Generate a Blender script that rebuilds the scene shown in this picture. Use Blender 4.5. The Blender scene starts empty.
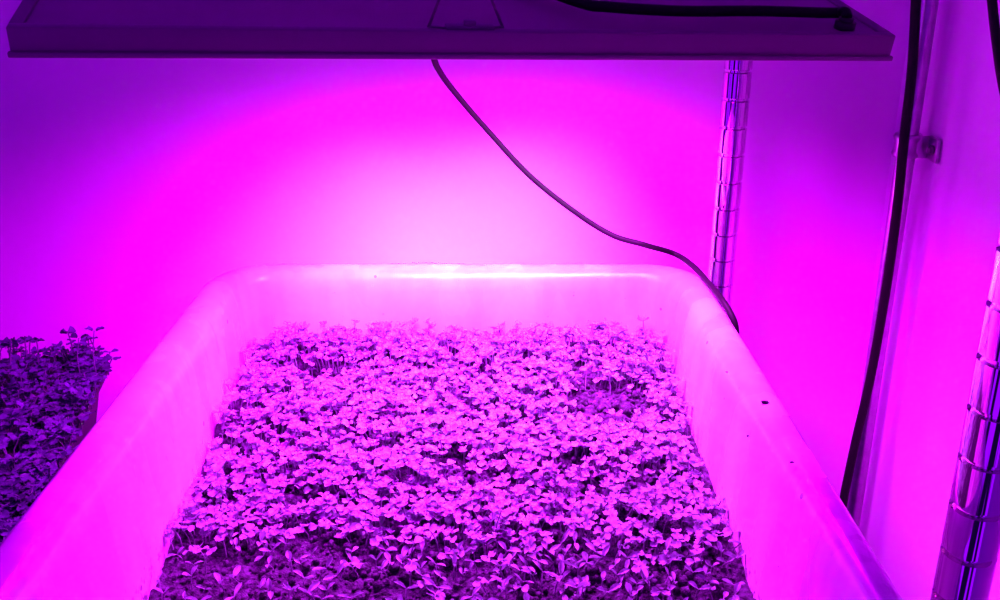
import bpy, bmesh, math, random
import numpy as np
from mathutils import Vector, Matrix, noise
S = bpy.context.scene
C = S.collection
random.seed(7)
PI = math.pi
S.view_settings.view_transform = 'Standard'
S.view_settings.look = 'None'

# ------------------------------------------------------------------ camera
F_PX = 1007.0
PITCH = math.atan(0.387)
CAMP = Vector((0, 0, 1.5))
cp, sp = math.cos(PITCH), math.sin(PITCH)
FW, UP = Vector((0, cp, -sp)), Vector((0, sp, cp))
cd = bpy.data.cameras.new('camera'); cam = bpy.data.objects.new('camera', cd); C.objects.link(cam)
cd.sensor_width = 36; cd.lens = 36 * F_PX / 1000; cd.clip_start = 0.01
cam.location = CAMP; cam.rotation_euler = (PI / 2 - PITCH, 0, 0)
S.camera = cam
def ray(px, py):
    return FW + Vector((1, 0, 0)) * ((px - 500) / F_PX) - UP * ((py - 300) / F_PX)
def at(px, py, Y):
    d = ray(px, py); return CAMP + d * (Y / d.y)
def at_plane(px, py, p0, n):
    d = ray(px, py); return CAMP + d * ((p0 - CAMP).dot(n) / d.dot(n))

# ------------------------------------------------------------------ materials
def mat(name, col, rough=0.5, metal=0.0, var=0.0, scale=20, bump=0.0, bscale=80, spec=0.5, coat=0.0, emit=None, estr=0, trans=0):
    m = bpy.data.materials.new(name); m.use_nodes = True
    nt = m.node_tree; b = nt.nodes['Principled BSDF']
    b.inputs['Base Color'].default_value = (*col, 1); b.inputs['Roughness'].default_value = rough
    b.inputs['Metallic'].default_value = metal; b.inputs['Specular IOR Level'].default_value = spec
    b.inputs['Coat Weight'].default_value = coat; b.inputs['Coat Roughness'].default_value = .1
    geo = nt.nodes.new('ShaderNodeNewGeometry')
    n = nt.nodes.new('ShaderNodeTexNoise'); n.inputs['Scale'].default_value = scale; n.inputs['Detail'].default_value = 4
    nt.links.new(geo.outputs['Position'], n.inputs['Vector'])
    r = nt.nodes.new('ShaderNodeValToRGB')
    r.color_ramp.elements[0].position = 0.3; r.color_ramp.elements[1].position = 0.7
    r.color_ramp.elements[0].color = (*[c * (1 - var) for c in col], 1)
    r.color_ramp.elements[1].color = (*[min(1, c * (1 + var)) for c in col], 1)
    nt.links.new(n.outputs['Fac'], r.inputs['Fac']); nt.links.new(r.outputs['Color'], b.inputs['Base Color'])
    if bump:
        n2 = nt.nodes.new('ShaderNodeTexNoise'); n2.inputs['Scale'].default_value = bscale; n2.inputs['Detail'].default_value = 3
        nt.links.new(geo.outputs['Position'], n2.inputs['Vector'])
        bp = nt.nodes.new('ShaderNodeBump'); bp.inputs['Strength'].default_value = bump; bp.inputs['Distance'].default_value = 0.004
        nt.links.new(n2.outputs['Fac'], bp.inputs['Height']); nt.links.new(bp.outputs['Normal'], b.inputs['Normal'])
    if emit:
        b.inputs['Emission Color'].default_value = (*emit, 1); b.inputs['Emission Strength'].default_value = estr
    if trans:
        t = nt.nodes.new('ShaderNodeBsdfTranslucent'); mx = nt.nodes.new('ShaderNodeMixShader'); mx.inputs[0].default_value = trans
        nt.links.new(r.outputs['Color'], t.inputs['Color'])
        nt.links.new(b.outputs[0], mx.inputs[1]); nt.links.new(t.outputs[0], mx.inputs[2])
        nt.links.new(mx.outputs[0], nt.nodes['Material Output'].inputs['Surface'])
    return m
M_wall = mat('painted_wall', (.74, .60, .76), .85, var=.03, scale=6, bump=.1, bscale=60, spec=.05)
M_floor = mat('concrete_floor', (.35, .35, .36), .7, var=.15, scale=8, bump=.1)
M_lamp = mat('grey_painted_metal', (.16, .17, .13), .42, metal=.1, var=.06, scale=15)
M_lamp2 = mat('grey_back_plate', (.20, .19, .16), .40, metal=.1, var=.2, scale=9)
M_black = mat('black_rubber', (.007, .007, .007), .55, var=.2, spec=.1)
M_cord = mat('dark_grey_cord', (.022, .02, .02), .5, var=.2, spec=.2)
M_chrome = mat('chrome', (.72, .66, .70), .05, metal=1, var=.05, scale=40)
M_galv = mat('galvanised_steel', (.5, .46, .52), .28, metal=1, var=.15, scale=60)
M_clamp = mat('zinc_clamp', (.40, .36, .42), .3, metal=1, var=.2, scale=80)
M_wire = mat('steel_wire', (.10, .09, .10), .4, metal=.0, var=.05)
M_tray = mat('black_plastic', (.012, .01, .016), .5, var=.1, spec=.2)
M_soil = mat('dark_soil', (.042, .034, .055), .95, var=.9, scale=190, bump=1, bscale=300, spec=.12)
M_leaf = mat('sprout_leaf', (.225, .30, .31), .45, var=.55, scale=110, spec=.45, trans=.30)
M_stem = mat('sprout_stem', (.18, .20, .23), .5, var=.2, scale=60)
M_leafd = mat('dark_leaf', (.06, .04, .13), .55, var=.6, scale=50, spec=.22, trans=.25)  # darker, more violet leaf and stem colours for the left tray
M_stemd = mat('dark_stem', (.09, .06, .14), .55, var=.3, scale=50)
M_diode = mat('pink_diodes', (.8, .3, .8), .4, emit=(1, .05, .9), estr=2)

def tub_material():
    m = mat('white_tub_plastic', (.80, .70, .80), .30, var=.03, scale=5, spec=.5, coat=.25)
    nt = m.node_tree; b = nt.nodes['Principled BSDF']
    old = b.inputs['Base Color'].links[0].from_socket
    geo = [n for n in nt.nodes if n.type == 'NEW_GEOMETRY'][0]
    # streaky plastic in roughness and bump; its highlight bands also put into the colour
    mp = nt.nodes.new('ShaderNodeVectorMath'); mp.operation = 'MULTIPLY'; mp.inputs[1].default_value = (22, 22, 5)
    nt.links.new(geo.outputs['Position'], mp.inputs[0])
    ns = nt.nodes.new('ShaderNodeTexNoise'); ns.inputs['Scale'].default_value = 1; ns.inputs['Detail'].default_value = 2
    nt.links.new(mp.outputs[0], ns.inputs['Vector'])
    rr = nt.nodes.new('ShaderNodeMapRange'); rr.inputs['From Min'].default_value = .35; rr.inputs['From Max'].default_value = .65
    rr.inputs['To Min'].default_value = .17; rr.inputs['To Max'].default_value = .40
    nt.links.new(ns.outputs['Fac'], rr.inputs['Value']); nt.links.new(rr.outputs[0], b.inputs['Roughness'])
    bp = nt.nodes.new('ShaderNodeBump'); bp.inputs['Strength'].default_value = .35; bp.inputs['Distance'].default_value = .006
    nt.links.new(ns.outputs['Fac'], bp.inputs['Height']); nt.links.new(bp.outputs['Normal'], b.inputs['Normal'])
    rc = nt.nodes.new('ShaderNodeMapRange'); rc.inputs['From Min'].default_value = .38; rc.inputs['From Max'].default_value = .62
    rc.inputs['To Min'].default_value = .80; rc.inputs['To Max'].default_value = 1.10
    nt.links.new(ns.outputs['Fac'], rc.inputs['Value'])
    vmul = nt.nodes.new('ShaderNodeVectorMath'); vmul.operation = 'SCALE'
    nt.links.new(old, vmul.inputs[0]); nt.links.new(rc.outputs[0], vmul.inputs['Scale'])
    # soil splashed on the inside just above the soil line
    sep = nt.nodes.new('ShaderNodeSeparateXYZ'); nt.links.new(geo.outputs['Position'], sep.inputs[0])
    mr = nt.nodes.new('ShaderNodeMapRange'); mr.inputs['From Min'].default_value = 0.985; mr.inputs['From Max'].default_value = 1.04
    mr.inputs['To Min'].default_value = .26; mr.inputs['To Max'].default_value = 0.0
    nt.links.new(sep.outputs['Z'], mr.inputs['Value'])
    n = nt.nodes.new('ShaderNodeTexNoise'); n.inputs['Scale'].default_value = 170; n.inputs['Detail'].default_value = 5
    nt.links.new(geo.outputs['Position'], n.inputs['Vector'])
    add = nt.nodes.new('ShaderNodeMath'); add.operation = 'ADD'
    nt.links.new(mr.outputs[0], add.inputs[0]); nt.links.new(n.outputs['Fac'], add.inputs[1])
    ra = nt.nodes.new('ShaderNodeMapRange'); ra.inputs['From Min'].default_value = .70; ra.inputs['From Max'].default_value = .86
    nt.links.new(add.outputs[0], ra.inputs['Value'])
    mix = nt.nodes.new('ShaderNodeMix'); mix.data_type = 'RGBA'
    nt.links.new(ra.outputs[0], mix.inputs['Factor']); nt.links.new(vmul.outputs[0], mix.inputs['A'])
    mix.inputs['B'].default_value = (.2, .15, .2, 1)
    # sparse specks
    v = nt.nodes.new('ShaderNodeTexVoronoi'); v.inputs['Scale'].default_value = 16
    nt.links.new(geo.outputs['Position'], v.inputs['Vector'])
    lt = nt.nodes.new('ShaderNodeMath'); lt.operation = 'LESS_THAN'; lt.inputs[1].default_value = .04
    nt.links.new(v.outputs['Distance'], lt.inputs[0])
    mix2 = nt.nodes.new('ShaderNodeMix'); mix2.data_type = 'RGBA'
    nt.links.new(lt.outputs[0], mix2.inputs['Factor']); nt.links.new(mix.outputs['Result'], mix2.inputs['A'])
    mix2.inputs['B'].default_value = (.2, .15, .17, 1)
    nt.links.new(mix2.outputs['Result'], b.inputs['Base Color'])
    return m
M_tub = tub_material()

# ------------------------------------------------------------------ helpers (all shapes are given in world coordinates)
def world_of(p):
    m = Matrix.Identity(4)
    while p is not None:
        m = p.matrix_basis @ m; p = p.parent
    return m
def obj(name, bm, material, parent=None, origin=None, smooth=True):
    if parent is not None: bm.transform(world_of(parent).inverted())
    elif origin is not None: bm.transform(Matrix.Translation(-Vector(origin)))
    bmesh.ops.recalc_face_normals(bm, faces=bm.faces)
    me = bpy.data.meshes.new(name); bm.to_mesh(me); bm.free()
    me.materials.append(material)
    if smooth:
        for p in me.polygons: p.use_smooth = True
    o = bpy.data.objects.new(name, me); C.objects.link(o)
    if parent is not None: o.parent = parent
    elif origin is not None: o.location = origin
    return o
def tag(o, label, cat, group=None, kind=None):
    o['label'] = label; o['category'] = cat
    if group: o['group'] = group
    if kind: o['kind'] = kind
    return o
def empty(name, loc=(0, 0, 0), M=None):
    o = bpy.data.objects.new(name, None); C.objects.link(o); o.empty_display_size = .05
    if M is not None: o.matrix_basis = M
    else: o.location = loc
    return o
def box(bm, M, size, bev=0, seg=2):
    r = bmesh.ops.create_cube(bm, size=1, matrix=M @ Matrix.Diagonal((*size, 1)))
    if bev:
        es = list({e for v in r['verts'] for e in v.link_edges})
        bmesh.ops.bevel(bm, geom=es, offset=bev, segments=seg, affect='EDGES', profile=.5)
def smooth_path(pts, n=8):
    pts = [Vector(p) for p in pts]; out = []
    P = [2 * pts[0] - pts[1]] + pts + [2 * pts[-1] - pts[-2]]
    for i in range(1, len(P) - 2):
        a, b, c, d = P[i - 1:i + 3]
        for k in range(n):
            t = k / n
            out.append(.5 * ((2 * b) + (c - a) * t + (2 * a - 5 * b + 4 * c - d) * t * t + (3 * b - a - 3 * c + d) * t ** 3))
    out.append(pts[-1]); return out
def tube(bm, pts, r, seg=10, smooth=0):          # r: a number, or a function of the point's index
    if smooth: pts = smooth_path(pts, smooth)
    pts = [Vector(p) for p in pts]
    nrm = None; rings = []
    for i, p in enumerate(pts):
        t = (pts[min(i + 1, len(pts) - 1)] - pts[max(i - 1, 0)]).normalized()
        if nrm is None: nrm = t.orthogonal().normalized()
        nrm = (nrm - t * nrm.dot(t)).normalized(); bi = t.cross(nrm)
        q = r(i) if callable(r) else r
        rings.append([bm.verts.new(p + (nrm * math.cos(2 * PI * k / seg) + bi * math.sin(2 * PI * k / seg)) * q) for k in range(seg)])
    for a, b in zip(rings, rings[1:]):
        for k in range(seg): bm.faces.new((a[k], a[(k + 1) % seg], b[(k + 1) % seg], b[k]))
    bm.faces.new(rings[0][::-1]); bm.faces.new(rings[-1])
def lathe(bm, c, prof, seg=24):
    rings = [[bm.verts.new((c[0] + r * math.cos(2 * PI * k / seg), c[1] + r * math.sin(2 * PI * k / seg), z)) for k in range(seg)] for r, z in prof]
    for a, b in zip(rings, rings[1:]):
        for k in range(seg): bm.faces.new((a[k], a[(k + 1) % seg], b[(k + 1) % seg], b[k]))
    bm.faces.new(rings[0][::-1]); bm.faces.new(rings[-1])
def rr_ring(cx, cy, a, b, r, z, nc=9, ns=6):
    pts = []
    cs = [(a - r, b - r, 0), (-(a - r), b - r, PI / 2), (-(a - r), -(b - r), PI), (a - r, -(b - r), 1.5 * PI)]
    for i, (ox, oy, a0) in enumerate(cs):
        arc = [(ox + r * math.cos(a0 + PI / 2 * k / nc), oy + r * math.sin(a0 + PI / 2 * k / nc)) for k in range(nc + 1)]
        pts += arc
        nx, ny, na = cs[(i + 1) % 4]
        nxt = (nx + r * math.cos(na), ny + r * math.sin(na))
        for k in range(1, ns):
            t = k / ns; pts.append((arc[-1][0] * (1 - t) + nxt[0] * t, arc[-1][1] * (1 - t) + nxt[1] * t))
    return [Vector((cx + x, cy + y, z)) for x, y in pts]
def rr_loft(bm, cx, cy, prof):
    rings = [[bm.verts.new(p) for p in rr_ring(cx, cy, a, b, r, z)] for a, b, r, z in prof]
    n = len(rings[0])
    for A, B in zip(rings, rings[1:]):
        for k in range(n): bm.faces.new((A[k], A[(k + 1) % n], B[(k + 1) % n], B[k]))
    bm.faces.new(rings[0][::-1]); bm.faces.new(rings[-1])
T = Matrix.Translation

# ------------------------------------------------------------------ room
WALL_Y, WALL_X = 1.32, 0.521
bm = bmesh.new(); box(bm, T((-1.0 + WALL_X / 2, WALL_Y + .05, 1.3)), (2 + WALL_X + .2, .1, 2.6)); obj('wall_back', bm, M_wall, smooth=False)['kind'] = 'structure'
bm = bmesh.new(); box(bm, T((WALL_X + .05, .41, 1.3)), (.1, 1.82, 2.6)); obj('wall_right', bm, M_wall, smooth=False)['kind'] = 'structure'
bm = bmesh.new(); box(bm, T((-.75, .35, -.05)), (2.9, 2.2, .1)); obj('floor', bm, M_floor, smooth=False)['kind'] = 'structure'

# ------------------------------------------------------------------ chrome wire rack
PR_ = .0168
corners = [(.299, .541), (.284, 1.22), (-1.106, 1.22), (-1.095, .541)]
rack = empty('wire_rack', (-.32, .88, 0))
tag(rack, 'chrome wire shelving rack with grooved round posts standing beside the white tub', 'rack')
def post_profile(top):
    R = PR_; pr = [(R, .02)]
    z = .045
    while z < top - .02:
        pr += [(R, z - .0022), (R - .0028, z - .0010), (R - .0028, z + .0010), (R, z + .0022)]
        z += .0336
    pr += [(R, top - .002), (R - .003, top)]
    return pr
for (x, y) in corners:
    bm = bmesh.new(); lathe(bm, (x, y), post_profile(1.9), 36); po = obj('post', bm, M_chrome, rack)
    m = po.modifiers.new('edges', 'EDGE_SPLIT'); m.split_angle = math.radians(35)
    bm = bmesh.new(); lathe(bm, (x, y), [(.006, 0), (.017, .001), (.018, .006), (.009, .012), (.009, .0205)], 20); obj('foot', bm, M_black, rack)
def shelf(z):
    bm = bmesh.new()
    c = [Vector((x, y, z)) for x, y in corners]
    for i in range(4):
        a, b = c[i], c[(i + 1) % 4]
        u = (b - a).normalized()
        for dz in (-.006, -.030): tube(bm, [a + u * .012 + Vector((0, 0, dz)), b - u * .012 + Vector((0, 0, dz))], .003, 8)
        n = int((b - a).length / .05); zz = []
        for k in range(n + 1):
            zz.append(a + u * .02 + (b - a - u * .04) * (k / n) + Vector((0, 0, -.008 if k % 2 else -.028)))
        tube(bm, zz, .002, 6)
        lathe(bm, (a.x, a.y), [(PR_ + .0003, z - .04), (PR_ + .005, z - .038), (PR_ + .003, z - .001), (PR_ + .0003, z)], 20)
    x0, x1 = -1.085, .275
    n = 48
    for k in range(n + 1):
        x = x0 + (x1 - x0) * k / n
        tube(bm, [(x, .541, z - .002), (x, 1.22, z - .002)], .002, 6)
    for yy in (.72, 1.04): tube(bm, [(-1.095, yy, z - .006), (.29, yy, z - .006)], .0028, 6)
    return obj('shelf', bm, M_chrome, rack)
shelf(.8); shelf(1.74)

# ------------------------------------------------------------------ white tub
TX, TY, TA, TB = -.04, .7525, .2885, .3525
tub_o = (TX, TY, .801)
def c01(t): return max(0, min(1, t))
def warp_x(x, y):        # the tub is a little narrower at its far right, its near right wall a little thinner
    if x <= TX: return x
    f = 1 - .055 * c01((y - .5) / .5)
    near = 1 - c01((y - .55) / .35)
    t = c01(((x - TX) / TA - .83) / .12)
    return TX + (x - TX) * (f + near * (.045 * (1 - t) - .012 * t))
def warp(bm):
    for v in bm.verts: v.co.x = warp_x(v.co.x, v.co.y)
def P(da, z, r): return (TA - da, TB - da, r, z)
bm = bmesh.new()
rr_loft(bm, TX, TY, [P(.085, .801, .04), P(.072, .803, .05), P(.066, .812, .05), P(.030, 1.078, .06), P(.027, 1.088, .06), P(.010, 1.089, .065), P(.003, 1.091, .068),
    P(0, 1.098, .07), P(.0005, 1.108, .07), P(.004, 1.116, .068), P(.010, 1.1205, .063), P(.018, 1.122, .057), P(.027, 1.121, .051), P(.034, 1.117, .046), P(.0385, 1.109, .042), P(.0415, 1.098, .040),
    P(.045, 1.05, .037), P(.049, .99, .035), P(.068, .85, .034), P(.076, .825, .032), P(.095, .815, .025)])
warp(bm)
tub = obj('tub', bm, M_tub, None, tub_o)
tag(tub, 'large white plastic tub with thick rounded rim, planted with sprouts under the lamp', 'tub')

# ------------------------------------------------------------------ soil
SOIL, SLOPE, INS = 1.013, .13, .0475
rng = random.Random(11)
def soil_z(x, y, base):
    v = Vector((x, y, 0))
    s = SLOPE * (y - .85) if base == SOIL else 0
    return base + s + .007 * noise.noise(v * 14) + .006 * noise.noise(v * 45 + Vector((3, 1, 0))) + .005 * noise.noise(v * 120)
tb = bmesh.new(); bmesh.ops.create_icosphere(tb, subdivisions=1, radius=1); tb.verts.index_update()
ICO_V = [v.co.copy() for v in tb.verts]; ICO_F = [tuple(v.index for v in f.verts) for f in tb.faces]; tb.free()
def soil_mesh(name, cx, cy, a, b, r, base, nx, ny, label, clumps=0):
    VV, FF = [], []
    for j in range(ny + 1):
        for i in range(nx + 1):
            x = -a + 2 * a * i / nx; y = -b + 2 * b * j / ny
            dx, dy = abs(x) - (a - r), abs(y) - (b - r)
            if dx > 0 and dy > 0:
                d = math.hypot(dx, dy)
                if d > r:
                    x = math.copysign(a - r + dx * r / d, x); y = math.copysign(b - r + dy * r / d, y)
            VV.append(Vector((cx + x, cy + y, soil_z(cx + x, cy + y, base))))
    for j in range(ny):
        for i in range(nx):
            k = j * (nx + 1) + i; FF.append((k, k + 1, k + nx + 2, k + nx + 1))
    for k in range(clumps):                       # loose crumbs of soil
        x, y = cx + rng.uniform(-a + .01, a - .01), cy + rng.uniform(-b + .02, b - .02)
        rad = .0012 + .0042 * rng.random() ** 3
        c = Vector((x, y, soil_z(x, y, base) + rad * .4)); n0 = len(VV)
        for v in ICO_V: VV.append(c + v * rad + Vector((rng.uniform(-1, 1), rng.uniform(-1, 1), rng.uniform(-1, 1))) * rad * .35)
        FF += [tuple(n0 + q for q in f) for f in ICO_F]
    o0 = Vector((cx, cy, base))
    if base == SOIL:
        for v in VV: v.x = warp_x(v.x, v.y)
    me = bpy.data.meshes.new(name); me.from_pydata([tuple(v - o0) for v in VV], [], FF); me.materials.append(M_soil)
    me.polygons.foreach_set('use_smooth', [True] * len(FF)); me.update()
    o = bpy.data.objects.new(name, me); C.objects.link(o); o.location = o0
    return tag(o, label, 'soil', kind='stuff')
soil_mesh('soil', TX, TY, TA - INS - .0005, TB - INS - .0005, .036, SOIL, 170, 220, 'dark crumbly potting soil filling the white tub', 6000)
# a few crumbs dropped on the right rim
ZT, ZN = Vector((0, 0, 1.02)), Vector((0, 0, 1))
for px, py, rad in ((765, 402, .0024), (727, 372, .0012), (792, 462, .0013), (748, 436, .0011)):
    c = at_plane(px, py, Vector((0, 0, 1.1225)), ZN)
    bm = bmesh.new(); res = bmesh.ops.create_icosphere(bm, subdivisions=2, radius=rad, matrix=T(c))
    for v in bm.verts: v.co = c + Vector(((v.co.x - c.x) * 1.3, (v.co.y - c.y) * .9, (v.co.z - c.z) * .6)) * (1 + .5 * noise.noise(v.co * 700))
    tag(obj('soil_crumb', bm, M_soil, None, c), "tiny dark soil crumb dropped on the white tub's right rim", 'crumb', 'soil crumbs on the right rim')

# ------------------------------------------------------------------ sprouts
COLS = (-1, -.66, -.33, 0, .33, .66, 1)
def leaf_geo(L, W, cup, az, tilt, off, base, droop, heart):
    ts = [0, .28, .55, .8, 1.0]; ws = [.24, .84, 1.0, .98, .66] if heart else [.25, .8, 1, .8, .2]
    notch = {0: -.24, .33: -.03, .66: -.03, 1: -.2}
    vs = []
    wob = rng.uniform(0, 6)
    for t, w in zip(ts, ws):
        for c in COLS:
            x = L * t
            if heart and t == 1.0: x += notch[abs(c)] * L
            if heart and t == .8 and c == 0: x -= .1 * L
            y = c * w * W / 2
            z = cup * abs(c) * w * W - droop * t * t * L - .18 * W * (1 - abs(c)) * (1 - .5 * t)
            if heart: z += .09 * W * abs(c) * math.sin(wob + t * 7 + c * 3)
            vs.append((x, y, z))
    n = len(COLS)
    fs = [(j * n + i, j * n + i + 1, (j + 1) * n + i + 1, (j + 1) * n + i) for j in range(4) for i in range(n - 1)]
    M = T(Vector(base)) @ Matrix.Rotation(az, 4, 'Z') @ Matrix.Rotation(-tilt, 4, 'Y') @ Matrix.Rotation(rng.uniform(-.35, .35), 4, 'X') @ T((off, 0, 0))
    return np.array([M @ Vector(v) for v in vs]), fs
def stem_geo(pts, r, extra=()):
    vs, fs = [], []
    def add(pp, rr):
        b = len(vs)
        for p in pp:
            for k in range(4):
                vs.append((p[0] + rr * math.cos(k * PI / 2), p[1] + rr * math.sin(k * PI / 2), p[2]))
        for j in range(len(pp) - 1):
            for k in range(4): fs.append((b + j * 4 + k, b + j * 4 + (k + 1) % 4, b + (j + 1) * 4 + (k + 1) % 4, b + (j + 1) * 4 + k))
    add(pts, r)
    for e in extra: add(e, r * .7)
    return np.array(vs), fs
def make_variant(kind):
    heart = kind == 'leafy'
    if heart:
        h = rng.uniform(.009, .022); lx, ly = rng.uniform(-.007, .007), rng.uniform(-.007, .007); r = .0006
        L, W = rng.uniform(.0056, .0084), rng.uniform(.0078, .0106)
        tilts = [rng.uniform(-.2, .45) for _ in range(2)]; cup = rng.uniform(-.05, .2); off = .0006
    else:
        h = rng.uniform(.006, .014); lx, ly = rng.uniform(-.006, .006), rng.uniform(-.006, .006); r = .0006
        L, W = rng.uniform(.0074, .0110), rng.uniform(.0035, .0050)
        tilts = [rng.uniform(.2, 1.0) for _ in range(2)]; cup = rng.uniform(.15, .35); off = .001
    top = (lx, ly, h)
    az0 = rng.uniform(0, 2 * PI); az1 = az0 + PI + rng.uniform(-.5, .5)
    leaves = [leaf_geo(L * rng.uniform(.85, 1.05), W * rng.uniform(.9, 1.05), cup, a, t, off, top, rng.uniform(0, .3), heart) for a, t in zip((az0, az1), tilts)]
    ex = []
    for a, t in zip((az0, az1), tilts):
        ex.append([top, (lx + math.cos(a) * math.cos(t) * (off + .002), ly + math.sin(a) * math.cos(t) * (off + .002), h + math.sin(t) * (off + .002))])
    st = stem_geo([(0, 0, -.004), (lx * .25, ly * .25, h * .45), top], r, ex)
    return st, leaves
V = {'leafy': [make_variant('leafy') for _ in range(26)], 'seedling': [make_variant('seedling') for _ in range(14)]}
def mesh_from(name, v, f, material):
    me = bpy.data.meshes.new(name); me.from_pydata([tuple(p) for p in v], [], f); me.materials.append(material)
    for p in me.polygons: p.use_smooth = True
    return me
VM = {}
for k, lst in V.items():
    VM[k] = [(mesh_from('stem', st[0], st[1], M_stem), [mesh_from('leaf', l[0], l[1], M_leaf) for l in lv]) for st, lv in lst]

def in_tub(x, y, m=.006):
    a, b, r = TA - INS - m, TB - INS - m, .026
    dx, dy = abs(x - TX) - (a - r), abs(y - TY) - (b - r)
    if abs(x - TX) > a or abs(y - TY) > b: return False
    return not (dx > 0 and dy > 0 and math.hypot(dx, dy) > r)
def hs(y): return 1 + .15 * c01((y - .72) / .30) + .15 * c01((y - 1.0) / .05)
bare = [(594, 412, .029), (628, 408, .020), (482, 472, .019), (450, 458, .016), (640, 476, .015), (300, 488, .012), (575, 462, .016), (580, 386, .014), (690, 440, .012), (360, 440, .010)]
bare = [(at_plane(a, b, ZT, ZN), r) for a, b, r in bare]
def gap(x, y):
    for c, r in bare:
        k = .75 + .5 * noise.noise(Vector((x, y, 4)) * 40)
        if math.hypot((x - c.x), (y - c.y + .006) / 1.35) < r * (1 + k * .3 - .2): return True
    return False
sites = []
step = .0070
y = .60
while y < 1.068:
    x = TX - .245
    while x < TX + .245:
        px, py = x + rng.uniform(-.5, .5) * step, y + rng.uniform(-.5, .5) * step
        x += step
        if not in_tub(px, py): continue
        px = warp_x(px, py)
        nz = noise.noise(Vector((px, py, 2)) * 18)
        edge = .712 + .018 * noise.noise(Vector((px * 9, 5, 0))) + .016 * noise.noise(Vector((px * 30, py * 30, 3)))
        if py > edge:
            p = .96 if nz > -.34 or py > 1.0 else .5
            g = (py - edge) / .035
            if g < 1: p *= .55 + .45 * g
            if gap(px, py): p = .03
            kind = 'leafy'
            if g < 1 and rng.random() < .4 * (1 - g): kind = 'seedling'
        else:
            g = max(0, (edge - py) / .05)
            p = (.48 if (-.09 < px < .17) else .26) * (1 - .2 * g) + (.12 if g < .3 else 0)
            if nz < -.1: p *= .55
            kind = 'seedling' if rng.random() < (.95 if g > .3 else .65) else 'leafy'
        if rng.random() < p: sites.append((px, py, kind))
    y += step
def visible(px, py):
    v = Vector((px, py, soil_z(px, py, SOIL) + .012)) - CAMP; dz = v.dot(FW)
    return 300 - v.dot(UP) / dz * F_PX < 598
out = [s for s in sites if not visible(s[0], s[1])]
sites = [s for s in sites if visible(s[0], s[1])]
sites.sort(key=lambda s: s[1])
seeds = [s for s in sites if s[2] == 'seedling']; leafy = [s for s in sites if s[2] == 'leafy']
def place_individual(s, label, group):
    x, y, kind = s
    k = rng.randrange(len(V[kind])); sm, lms = VM[kind][k]
    r = empty('sprout' if kind == 'leafy' else 'seedling', (x, y, soil_z(x, y, SOIL)))
    r.rotation_euler = (0, 0, rng.uniform(0, 2 * PI)); sc = rng.uniform(.75, 1.2); r.scale = (sc, sc, sc * hs(y))
    tag(r, label, 'sprout', group)
    for nm, me in (('stem', sm), ('leaf', lms[0]), ('leaf', lms[1])):
        o = bpy.data.objects.new(nm, me); C.objects.link(o); o.parent = r
def stuff_mesh(name, lst, base, mats, scale, label, origin, rot=0):
    VV, FF, MI = [], [], []; n = 0
    for (x, y, kind) in lst:
        st, lv = V[kind][rng.randrange(len(V[kind]))]
        a = rng.uniform(0, 2 * PI); sc = rng.uniform(*scale)
        zs = hs(y) if base == SOIL else .9 + .8 * noise.noise(Vector((x, y, 9)) * 22)
        R = np.array([[math.cos(a), -math.sin(a), 0], [math.sin(a), math.cos(a), 0], [0, 0, zs]]) * sc
        off = np.array([x, y, soil_z(x, y, base)]) - np.array(origin)
        for mi, (v, f) in ((0, st), (1, lv[0]), (1, lv[1])):
            VV.append(v @ R.T + off); FF += [tuple(i + n for i in q) for q in f]; MI += [mi] * len(f); n += len(v)
    me = bpy.data.meshes.new(name); me.from_pydata(np.concatenate(VV).tolist(), [], FF)
    for m in mats: me.materials.append(m)
    me.polygons.foreach_set('material_index', MI); me.polygons.foreach_set('use_smooth', [True] * len(FF)); me.update()
    o = bpy.data.objects.new(name, me); C.objects.link(o); o.location = origin; o.rotation_euler.z = rot
    return tag(o, label, 'sprouts', kind='stuff')
for s in seeds[:300]: place_individual(s, 'tiny narrow-leaved seedling on the bare soil at the front of the white tub', 'seedlings at the front of the white tub')
for s in leafy[:300]: place_individual(s, 'leafy sprout with two notched leaves among the nearest rows in the white tub', 'leafy sprouts nearest the camera in the white tub')
stuff_mesh('sprout_bed', leafy[300:] + seeds[300:] + out, SOIL, (M_stem, M_leaf), (.7, 1.2), 'dense carpet of leafy sprouts filling the back of the white tub', (TX, .9, SOIL))
print('SPROUTS', len(seeds), len(leafy))

# ------------------------------------------------------------------ dark tray on the left, turned slightly away from the tub
GX, GY, GA, GB, GR = -.716, .885, .262, .285, math.radians(9)
bm = bmesh.new()
def Q(da, z, r): return (GA - da, GB - da, r, z)
rr_loft(bm, GX, GY, [Q(.05, .801, .03), Q(.042, .803, .03), Q(.014, .945, .035), Q(.013, .952, .035), Q(.003, .952, .04), Q(.002, .956, .04), Q(.004, .960, .04), Q(.010, .961, .038), Q(.015, .958, .035), Q(.018, .945, .034), Q(.034, .82, .03), Q(.05, .812, .025)])
o = tag(obj('growing_tray', bm, M_tray, None, (GX, GY, .801)), 'black plastic growing tray of dark sprouts left of the white tub', 'tray'); o.rotation_euler.z = GR
SOIL2 = .966
o = soil_mesh('soil', GX, GY, GA - .016, GB - .016, .033, SOIL2, 90, 100, 'dark soil in the black tray left of the white tub'); o.rotation_euler.z = GR
ls = []
for _ in range(2900):
    x, y = GX + rng.uniform(-.245, .252), GY + rng.uniform(-.27, .266)
    if noise.noise(Vector((x, y, 7)) * 14) > -.36 or x > GX + .21: ls.append((x, y, 'leafy'))
for _ in range(550): ls.append((GX + rng.uniform(.225, .266), GY + rng.uniform(-.26, .24), 'leafy'))
stuff_mesh('sprout_bed', ls, SOIL2, (M_stemd, M_leafd), (.8, 1.5), 'dark carpet of sprouts in the black tray at the far left', (GX, GY, SOIL2), GR)
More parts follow.
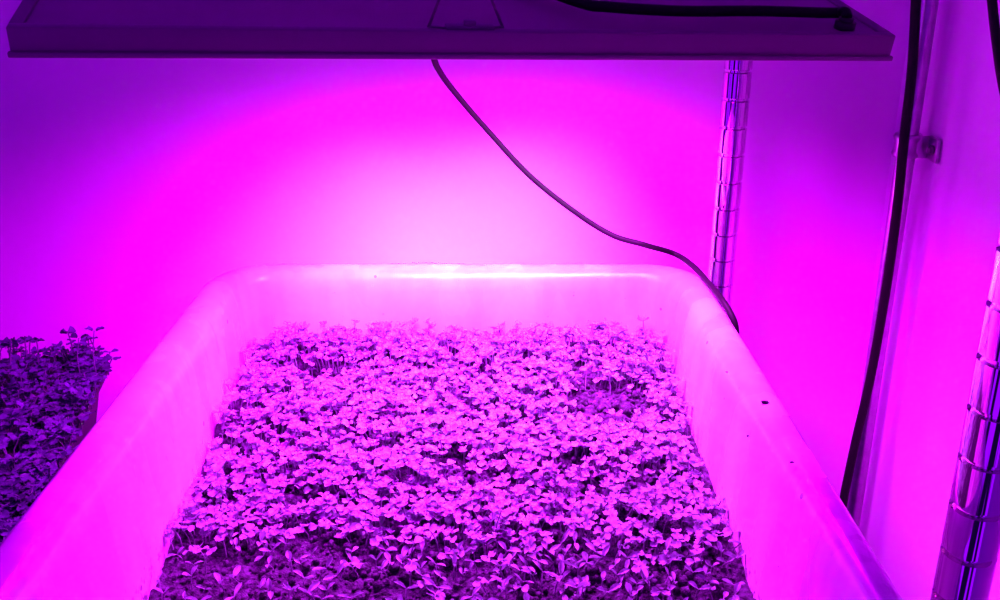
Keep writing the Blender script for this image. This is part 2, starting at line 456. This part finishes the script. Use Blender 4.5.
tall = [(80, 366, .046, 'tall thin sprout at the back of the left tray, second from the white tub rim'), (96, 364, .058, 'tall thin sprout at the back of the left tray, closest to the white tub rim'), (12, 364, .044, 'tall thin sprout at the back of the left tray, farthest from the white tub')]
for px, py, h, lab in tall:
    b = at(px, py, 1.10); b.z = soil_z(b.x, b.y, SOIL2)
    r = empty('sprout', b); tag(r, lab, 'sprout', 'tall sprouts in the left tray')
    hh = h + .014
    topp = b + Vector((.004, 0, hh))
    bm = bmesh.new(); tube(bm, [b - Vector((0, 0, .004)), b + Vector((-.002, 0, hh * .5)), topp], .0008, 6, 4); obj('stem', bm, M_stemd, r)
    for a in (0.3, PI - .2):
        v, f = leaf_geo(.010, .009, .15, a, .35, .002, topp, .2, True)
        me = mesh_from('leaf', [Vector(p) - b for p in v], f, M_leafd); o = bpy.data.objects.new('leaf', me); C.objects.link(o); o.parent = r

# ------------------------------------------------------------------ grow lamp
PL, PR = at(8, 42, .697), at(893, 48, .839)
e = (PR - PL); LEN = e.length; e.normalize()
d = ray(251, -372).normalized(); d = (d - e * d.dot(e)).normalized(); u = e.cross(d)
DEP, TH = .28, .021
ML = Matrix(((e.x, d.x, u.x, PL.x), (e.y, d.y, u.y, PL.y), (e.z, d.z, u.z, PL.z), (0, 0, 0, 1)))
lamp = empty('grow_lamp', M=ML)
tag(lamp, 'slim grey rectangular LED grow lamp hanging tilted above the white tub', 'lamp')
bm = bmesh.new()
w = .010
box(bm, ML @ T((LEN / 2, w / 2, 0)), (LEN, w, TH), .0015); box(bm, ML @ T((LEN / 2, DEP - w / 2, 0)), (LEN, w, TH), .0015)
box(bm, ML @ T((w / 2, DEP / 2, 0)), (w, DEP - 2 * w + .003, TH), .0012); box(bm, ML @ T((LEN - w / 2, DEP / 2, 0)), (w, DEP - 2 * w + .003, TH), .0012)
box(bm, ML @ T((LEN / 2, -.0005, -TH / 2 + .002)), (LEN + .003, .004, .004), .001)
obj('frame', bm, M_lamp, lamp)
bm = bmesh.new(); box(bm, ML @ T((LEN / 2, DEP / 2, TH / 2 - .0035)), (LEN - 2 * w + .002, DEP - 2 * w + .002, .003)); 
for k in range(9): box(bm, ML @ T((LEN / 2 - .12 + k * .03, DEP * .55, TH / 2 - .0018)), (.014, .08, .0012), .0004)
obj('back_plate', bm, M_lamp2, lamp, smooth=False)
bm = bmesh.new(); box(bm, ML @ T((LEN / 2, DEP / 2, -TH / 2 + .006)), (LEN - 2 * w + .002, DEP - 2 * w + .002, .003)); obj('diode_board', bm, M_lamp2, lamp, smooth=False)
bm = bmesh.new()
for i in range(20):
    for j in range(8):
        bmesh.ops.create_uvsphere(bm, u_segments=8, v_segments=5, radius=.0035, matrix=ML @ T((.035 + (LEN - .07) * i / 19, .035 + (DEP - .07) * j / 7, -TH / 2 + .0045)))
o = obj('diodes', bm, M_diode, lamp); o['kind'] = 'stuff'
# hanging wire with its clip
topp = PL + u * (TH / 2)
wa, wb = at_plane(428, 27, topp, u), at_plane(503, 27, topp, u)
ap = (wa + wb) / 2 + Vector((0, .004, .066)); hook = Vector((ap.x, ap.y + .002, 1.733))
bm = bmesh.new()
tube(bm, [wa - u * .001, ap, wb - u * .001], .0012, 8); tube(bm, [ap, hook], .0012, 8)
tube(bm, [wa + u * .0003, (wa + wb) / 2 - d * .006 + u * .001, wb + u * .0003], .0009, 8, 6)
obj('hanging_wire', bm, M_wire, lamp)
cmid = at_plane(470, 29, topp, u)
bm = bmesh.new(); lm = ML.inverted() @ cmid
box(bm, ML @ T((lm.x, .007, TH / 2 + .0012)), (.036, .008, .003), .0006); box(bm, ML @ T((lm.x, .007, TH / 2 + .004)), (.009, .006, .004), .001)
obj('bracket', bm, M_wire, lamp)
bm = bmesh.new(); rear = [ML @ Vector((lm.x - .04, DEP - .006, TH / 2)), ML @ Vector((lm.x + .04, DEP - .006, TH / 2))]
ra = (rear[0] + rear[1]) / 2 + Vector((0, 0, .07)); tube(bm, [rear[0], ra, rear[1]], .0009, 8); tube(bm, [ra, Vector((ra.x, ra.y, 1.733))], .0012, 8)
obj('hanging_wire', bm, M_wire, lamp)
g = ML.inverted() @ at_plane(847, 28, topp, u)
bm = bmesh.new(); gc = ML @ Vector((g.x, g.y + .004, TH / 2))
tube(bm, [gc - u * .003, gc + u * .004], .0085, 18); tube(bm, [gc + u * .004, gc + u * .007], .0060, 16); obj('cord_grip', bm, M_cord, lamp)

# power cord: from the grip along the lamp's back, off its rear edge, down across to the tub's back right corner and over the rim
def onlamp(px, py, h=.006): return at_plane(px, py, topp + u * h, u)
path = [gc + u * .0075, gc + u * .010 + d * .006, onlamp(830, 13), onlamp(760, 11), onlamp(680, 11), onlamp(610, 7)]
q = ML.inverted() @ onlamp(575, 0)
path += [ML @ Vector((q.x, q.y, TH / 2 + .005)), ML @ Vector((.36, .15, TH / 2 + .005)), ML @ Vector((.305, DEP - .02, TH / 2 + .006)), ML @ Vector((.296, DEP + .006, TH / 2 + .001))]
path += [at(430, 46, 1.075), at(440, 72, 1.09), at(462, 101, 1.105), at(490, 133, 1.12), at(530, 176, 1.125), at(575, 212, 1.12), at(612, 235, 1.11), at(645, 245, 1.095)]
RIM = Vector((0, 0, 1.1255))
path += [at_plane(675, 254, RIM, ZN), at_plane(694, 267, RIM, ZN), at_plane(710, 285, RIM, ZN), at_plane(722, 300, RIM, ZN), Vector((.2345, .950, 1.1175)), Vector((.239, .942, 1.105)), Vector((.2405, .940, 1.08)), Vector((.244, .94, 1.0)), Vector((.249, .95, .9)), Vector((.254, 1.0, .815)), Vector((.254, 1.12, .806))]
bm = bmesh.new(); tube(bm, path, lambda i: .0044 - .0011 * c01((i - 44) / 24), 10, 8)
tag(obj('power_cable', bm, M_black, None, path[0]), 'thin black cable drooping from the lamp over the back right tub corner', 'cable')

# ------------------------------------------------------------------ conduit and cables at the right
cx, cy = .495, 1.21
con = empty('conduit', (cx, cy, 0)); tag(con, 'thin galvanised metal conduit pipe clamped upright to the right wall', 'pipe')
bm = bmesh.new(); lathe(bm, (cx, cy), [(.0115, .001), (.0115, 2.59)], 24); obj('pipe', bm, M_galv, con)
zc = at(912, 145, cy).z
bm = bmesh.new(); lathe(bm, (cx, cy), [(.0118, zc - .014), (.0155, zc - .014), (.0172, zc - .010), (.0155, zc - .006), (.0155, zc + .006), (.0172, zc + .010), (.0155, zc + .014), (.0118, zc + .014)], 24)
box(bm, T((WALL_X - .0035, cy - .024, zc)), (.005, .030, .028), .0015)
box(bm, T((WALL_X - .012, cy - .0115, zc)), (.020, .005, .027), .001)
cl = obj('clamp', bm, M_clamp, con)
bm = bmesh.new(); sc = Vector((WALL_X - .006, cy - .028, zc)); tube(bm, [sc, sc - Vector((.003, 0, 0))], .0060, 14); tube(bm, [sc - Vector((.003, 0, 0)), sc - Vector((.005, 0, 0))], .004, 14); obj('screw', bm, M_wire, cl)
bm = bmesh.new()
p = [at(919, -160, 1.18), at(918, -60, 1.175), at(916, 0, 1.17), at(912, 70, 1.165), at(904, 140, 1.16), at(897, 210, 1.16), at(886, 290, 1.155), at(871, 375, 1.15), at(856, 440, 1.14), at(845, 492, 1.13), at(832, 560, 1.12)]
end = p[-1]; p += [end + Vector((-.02, .02, -.15)), Vector((end.x - .02, 1.2, .3)), Vector((end.x - .02, 1.22, .006))]
tube(bm, p, .0056, 12, 8)
tag(obj('power_cable', bm, M_black, None, p[0]), 'thick black cable hanging loosely beside the metal conduit', 'cable')
bm = bmesh.new()
p = [at(985, -170, 1.02), at(987, -60, 1.0), at(992, 0, .985), at(997, 45, .975), at(1005, 95, .965), at(1030, 200, .92), Vector((.508, .91, 1.0)), Vector((.512, .90, .4)), Vector((.508, .90, .006))]
tube(bm, p, .0045, 12, 8)
tag(obj('power_cable', bm, M_black, None, p[0]), 'black cable curving out of the top right corner in front of the right wall', 'cable')

# ------------------------------------------------------------------ light
def area(name, centre, rot, sx, sy, power, col, spread):
    l = bpy.data.lights.new(name, 'AREA'); l.shape = 'RECTANGLE'; l.size = sx; l.size_y = sy; l.energy = power; l.color = col; l.spread = spread
    o = bpy.data.objects.new(name, l); C.objects.link(o); o.matrix_world = T(centre) @ rot
    return o
Rm = ML.to_3x3().to_4x4()
cen = ML @ Vector((LEN / 2 + .02, DEP / 2, -TH / 2 - .016))
RX = lambda a: Matrix.Rotation(math.radians(a), 4, 'X')
area('lamp_pink_light', cen, Rm @ RX(-4), LEN - .24, DEP - .07, 28, (.76, 0, 1), math.radians(132))
cw = ML @ Vector((LEN / 2 + .05, DEP * .5, -TH / 2 - .022))
area('added_wall_spot_light', cw, Rm @ RX(32), .28, .05, .29, (.7, 1, .8), math.radians(46))  # added spot, aimed at the wall to whiten its brightest patch
area('added_bed_fill_light', cw, Rm @ RX(-12), .36, .12, .40, (.7, 1, .8), math.radians(100))  # added wide fill that pales the sprouts and the tub
w = bpy.data.worlds.new('world'); S.world = w; w.use_nodes = True
nt = w.node_tree; bg = nt.nodes['Background']
tc = nt.nodes.new('ShaderNodeTexCoord'); nz = nt.nodes.new('ShaderNodeTexNoise'); nz.inputs['Scale'].default_value = 5.0; nz.inputs['Detail'].default_value = 1
vm = nt.nodes.new('ShaderNodeVectorMath'); vm.operation = 'MULTIPLY'; vm.inputs[1].default_value = (1, 1, .12)
rp = nt.nodes.new('ShaderNodeValToRGB'); rp.color_ramp.elements[0].position = .51; rp.color_ramp.elements[1].position = .56
rp.color_ramp.elements[0].color = (.004, 0, .025, 1); rp.color_ramp.elements[1].color = (.28, 0, 1, 1)  # unseen violet surroundings: fill light, with streaks added for the chrome's reflections
nt.links.new(tc.outputs['Generated'], vm.inputs[0]); nt.links.new(vm.outputs[0], nz.inputs['Vector']); nt.links.new(nz.outputs['Fac'], rp.inputs['Fac']); nt.links.new(rp.outputs['Color'], bg.inputs['Color'])
bg.inputs['Strength'].default_value = 1.7
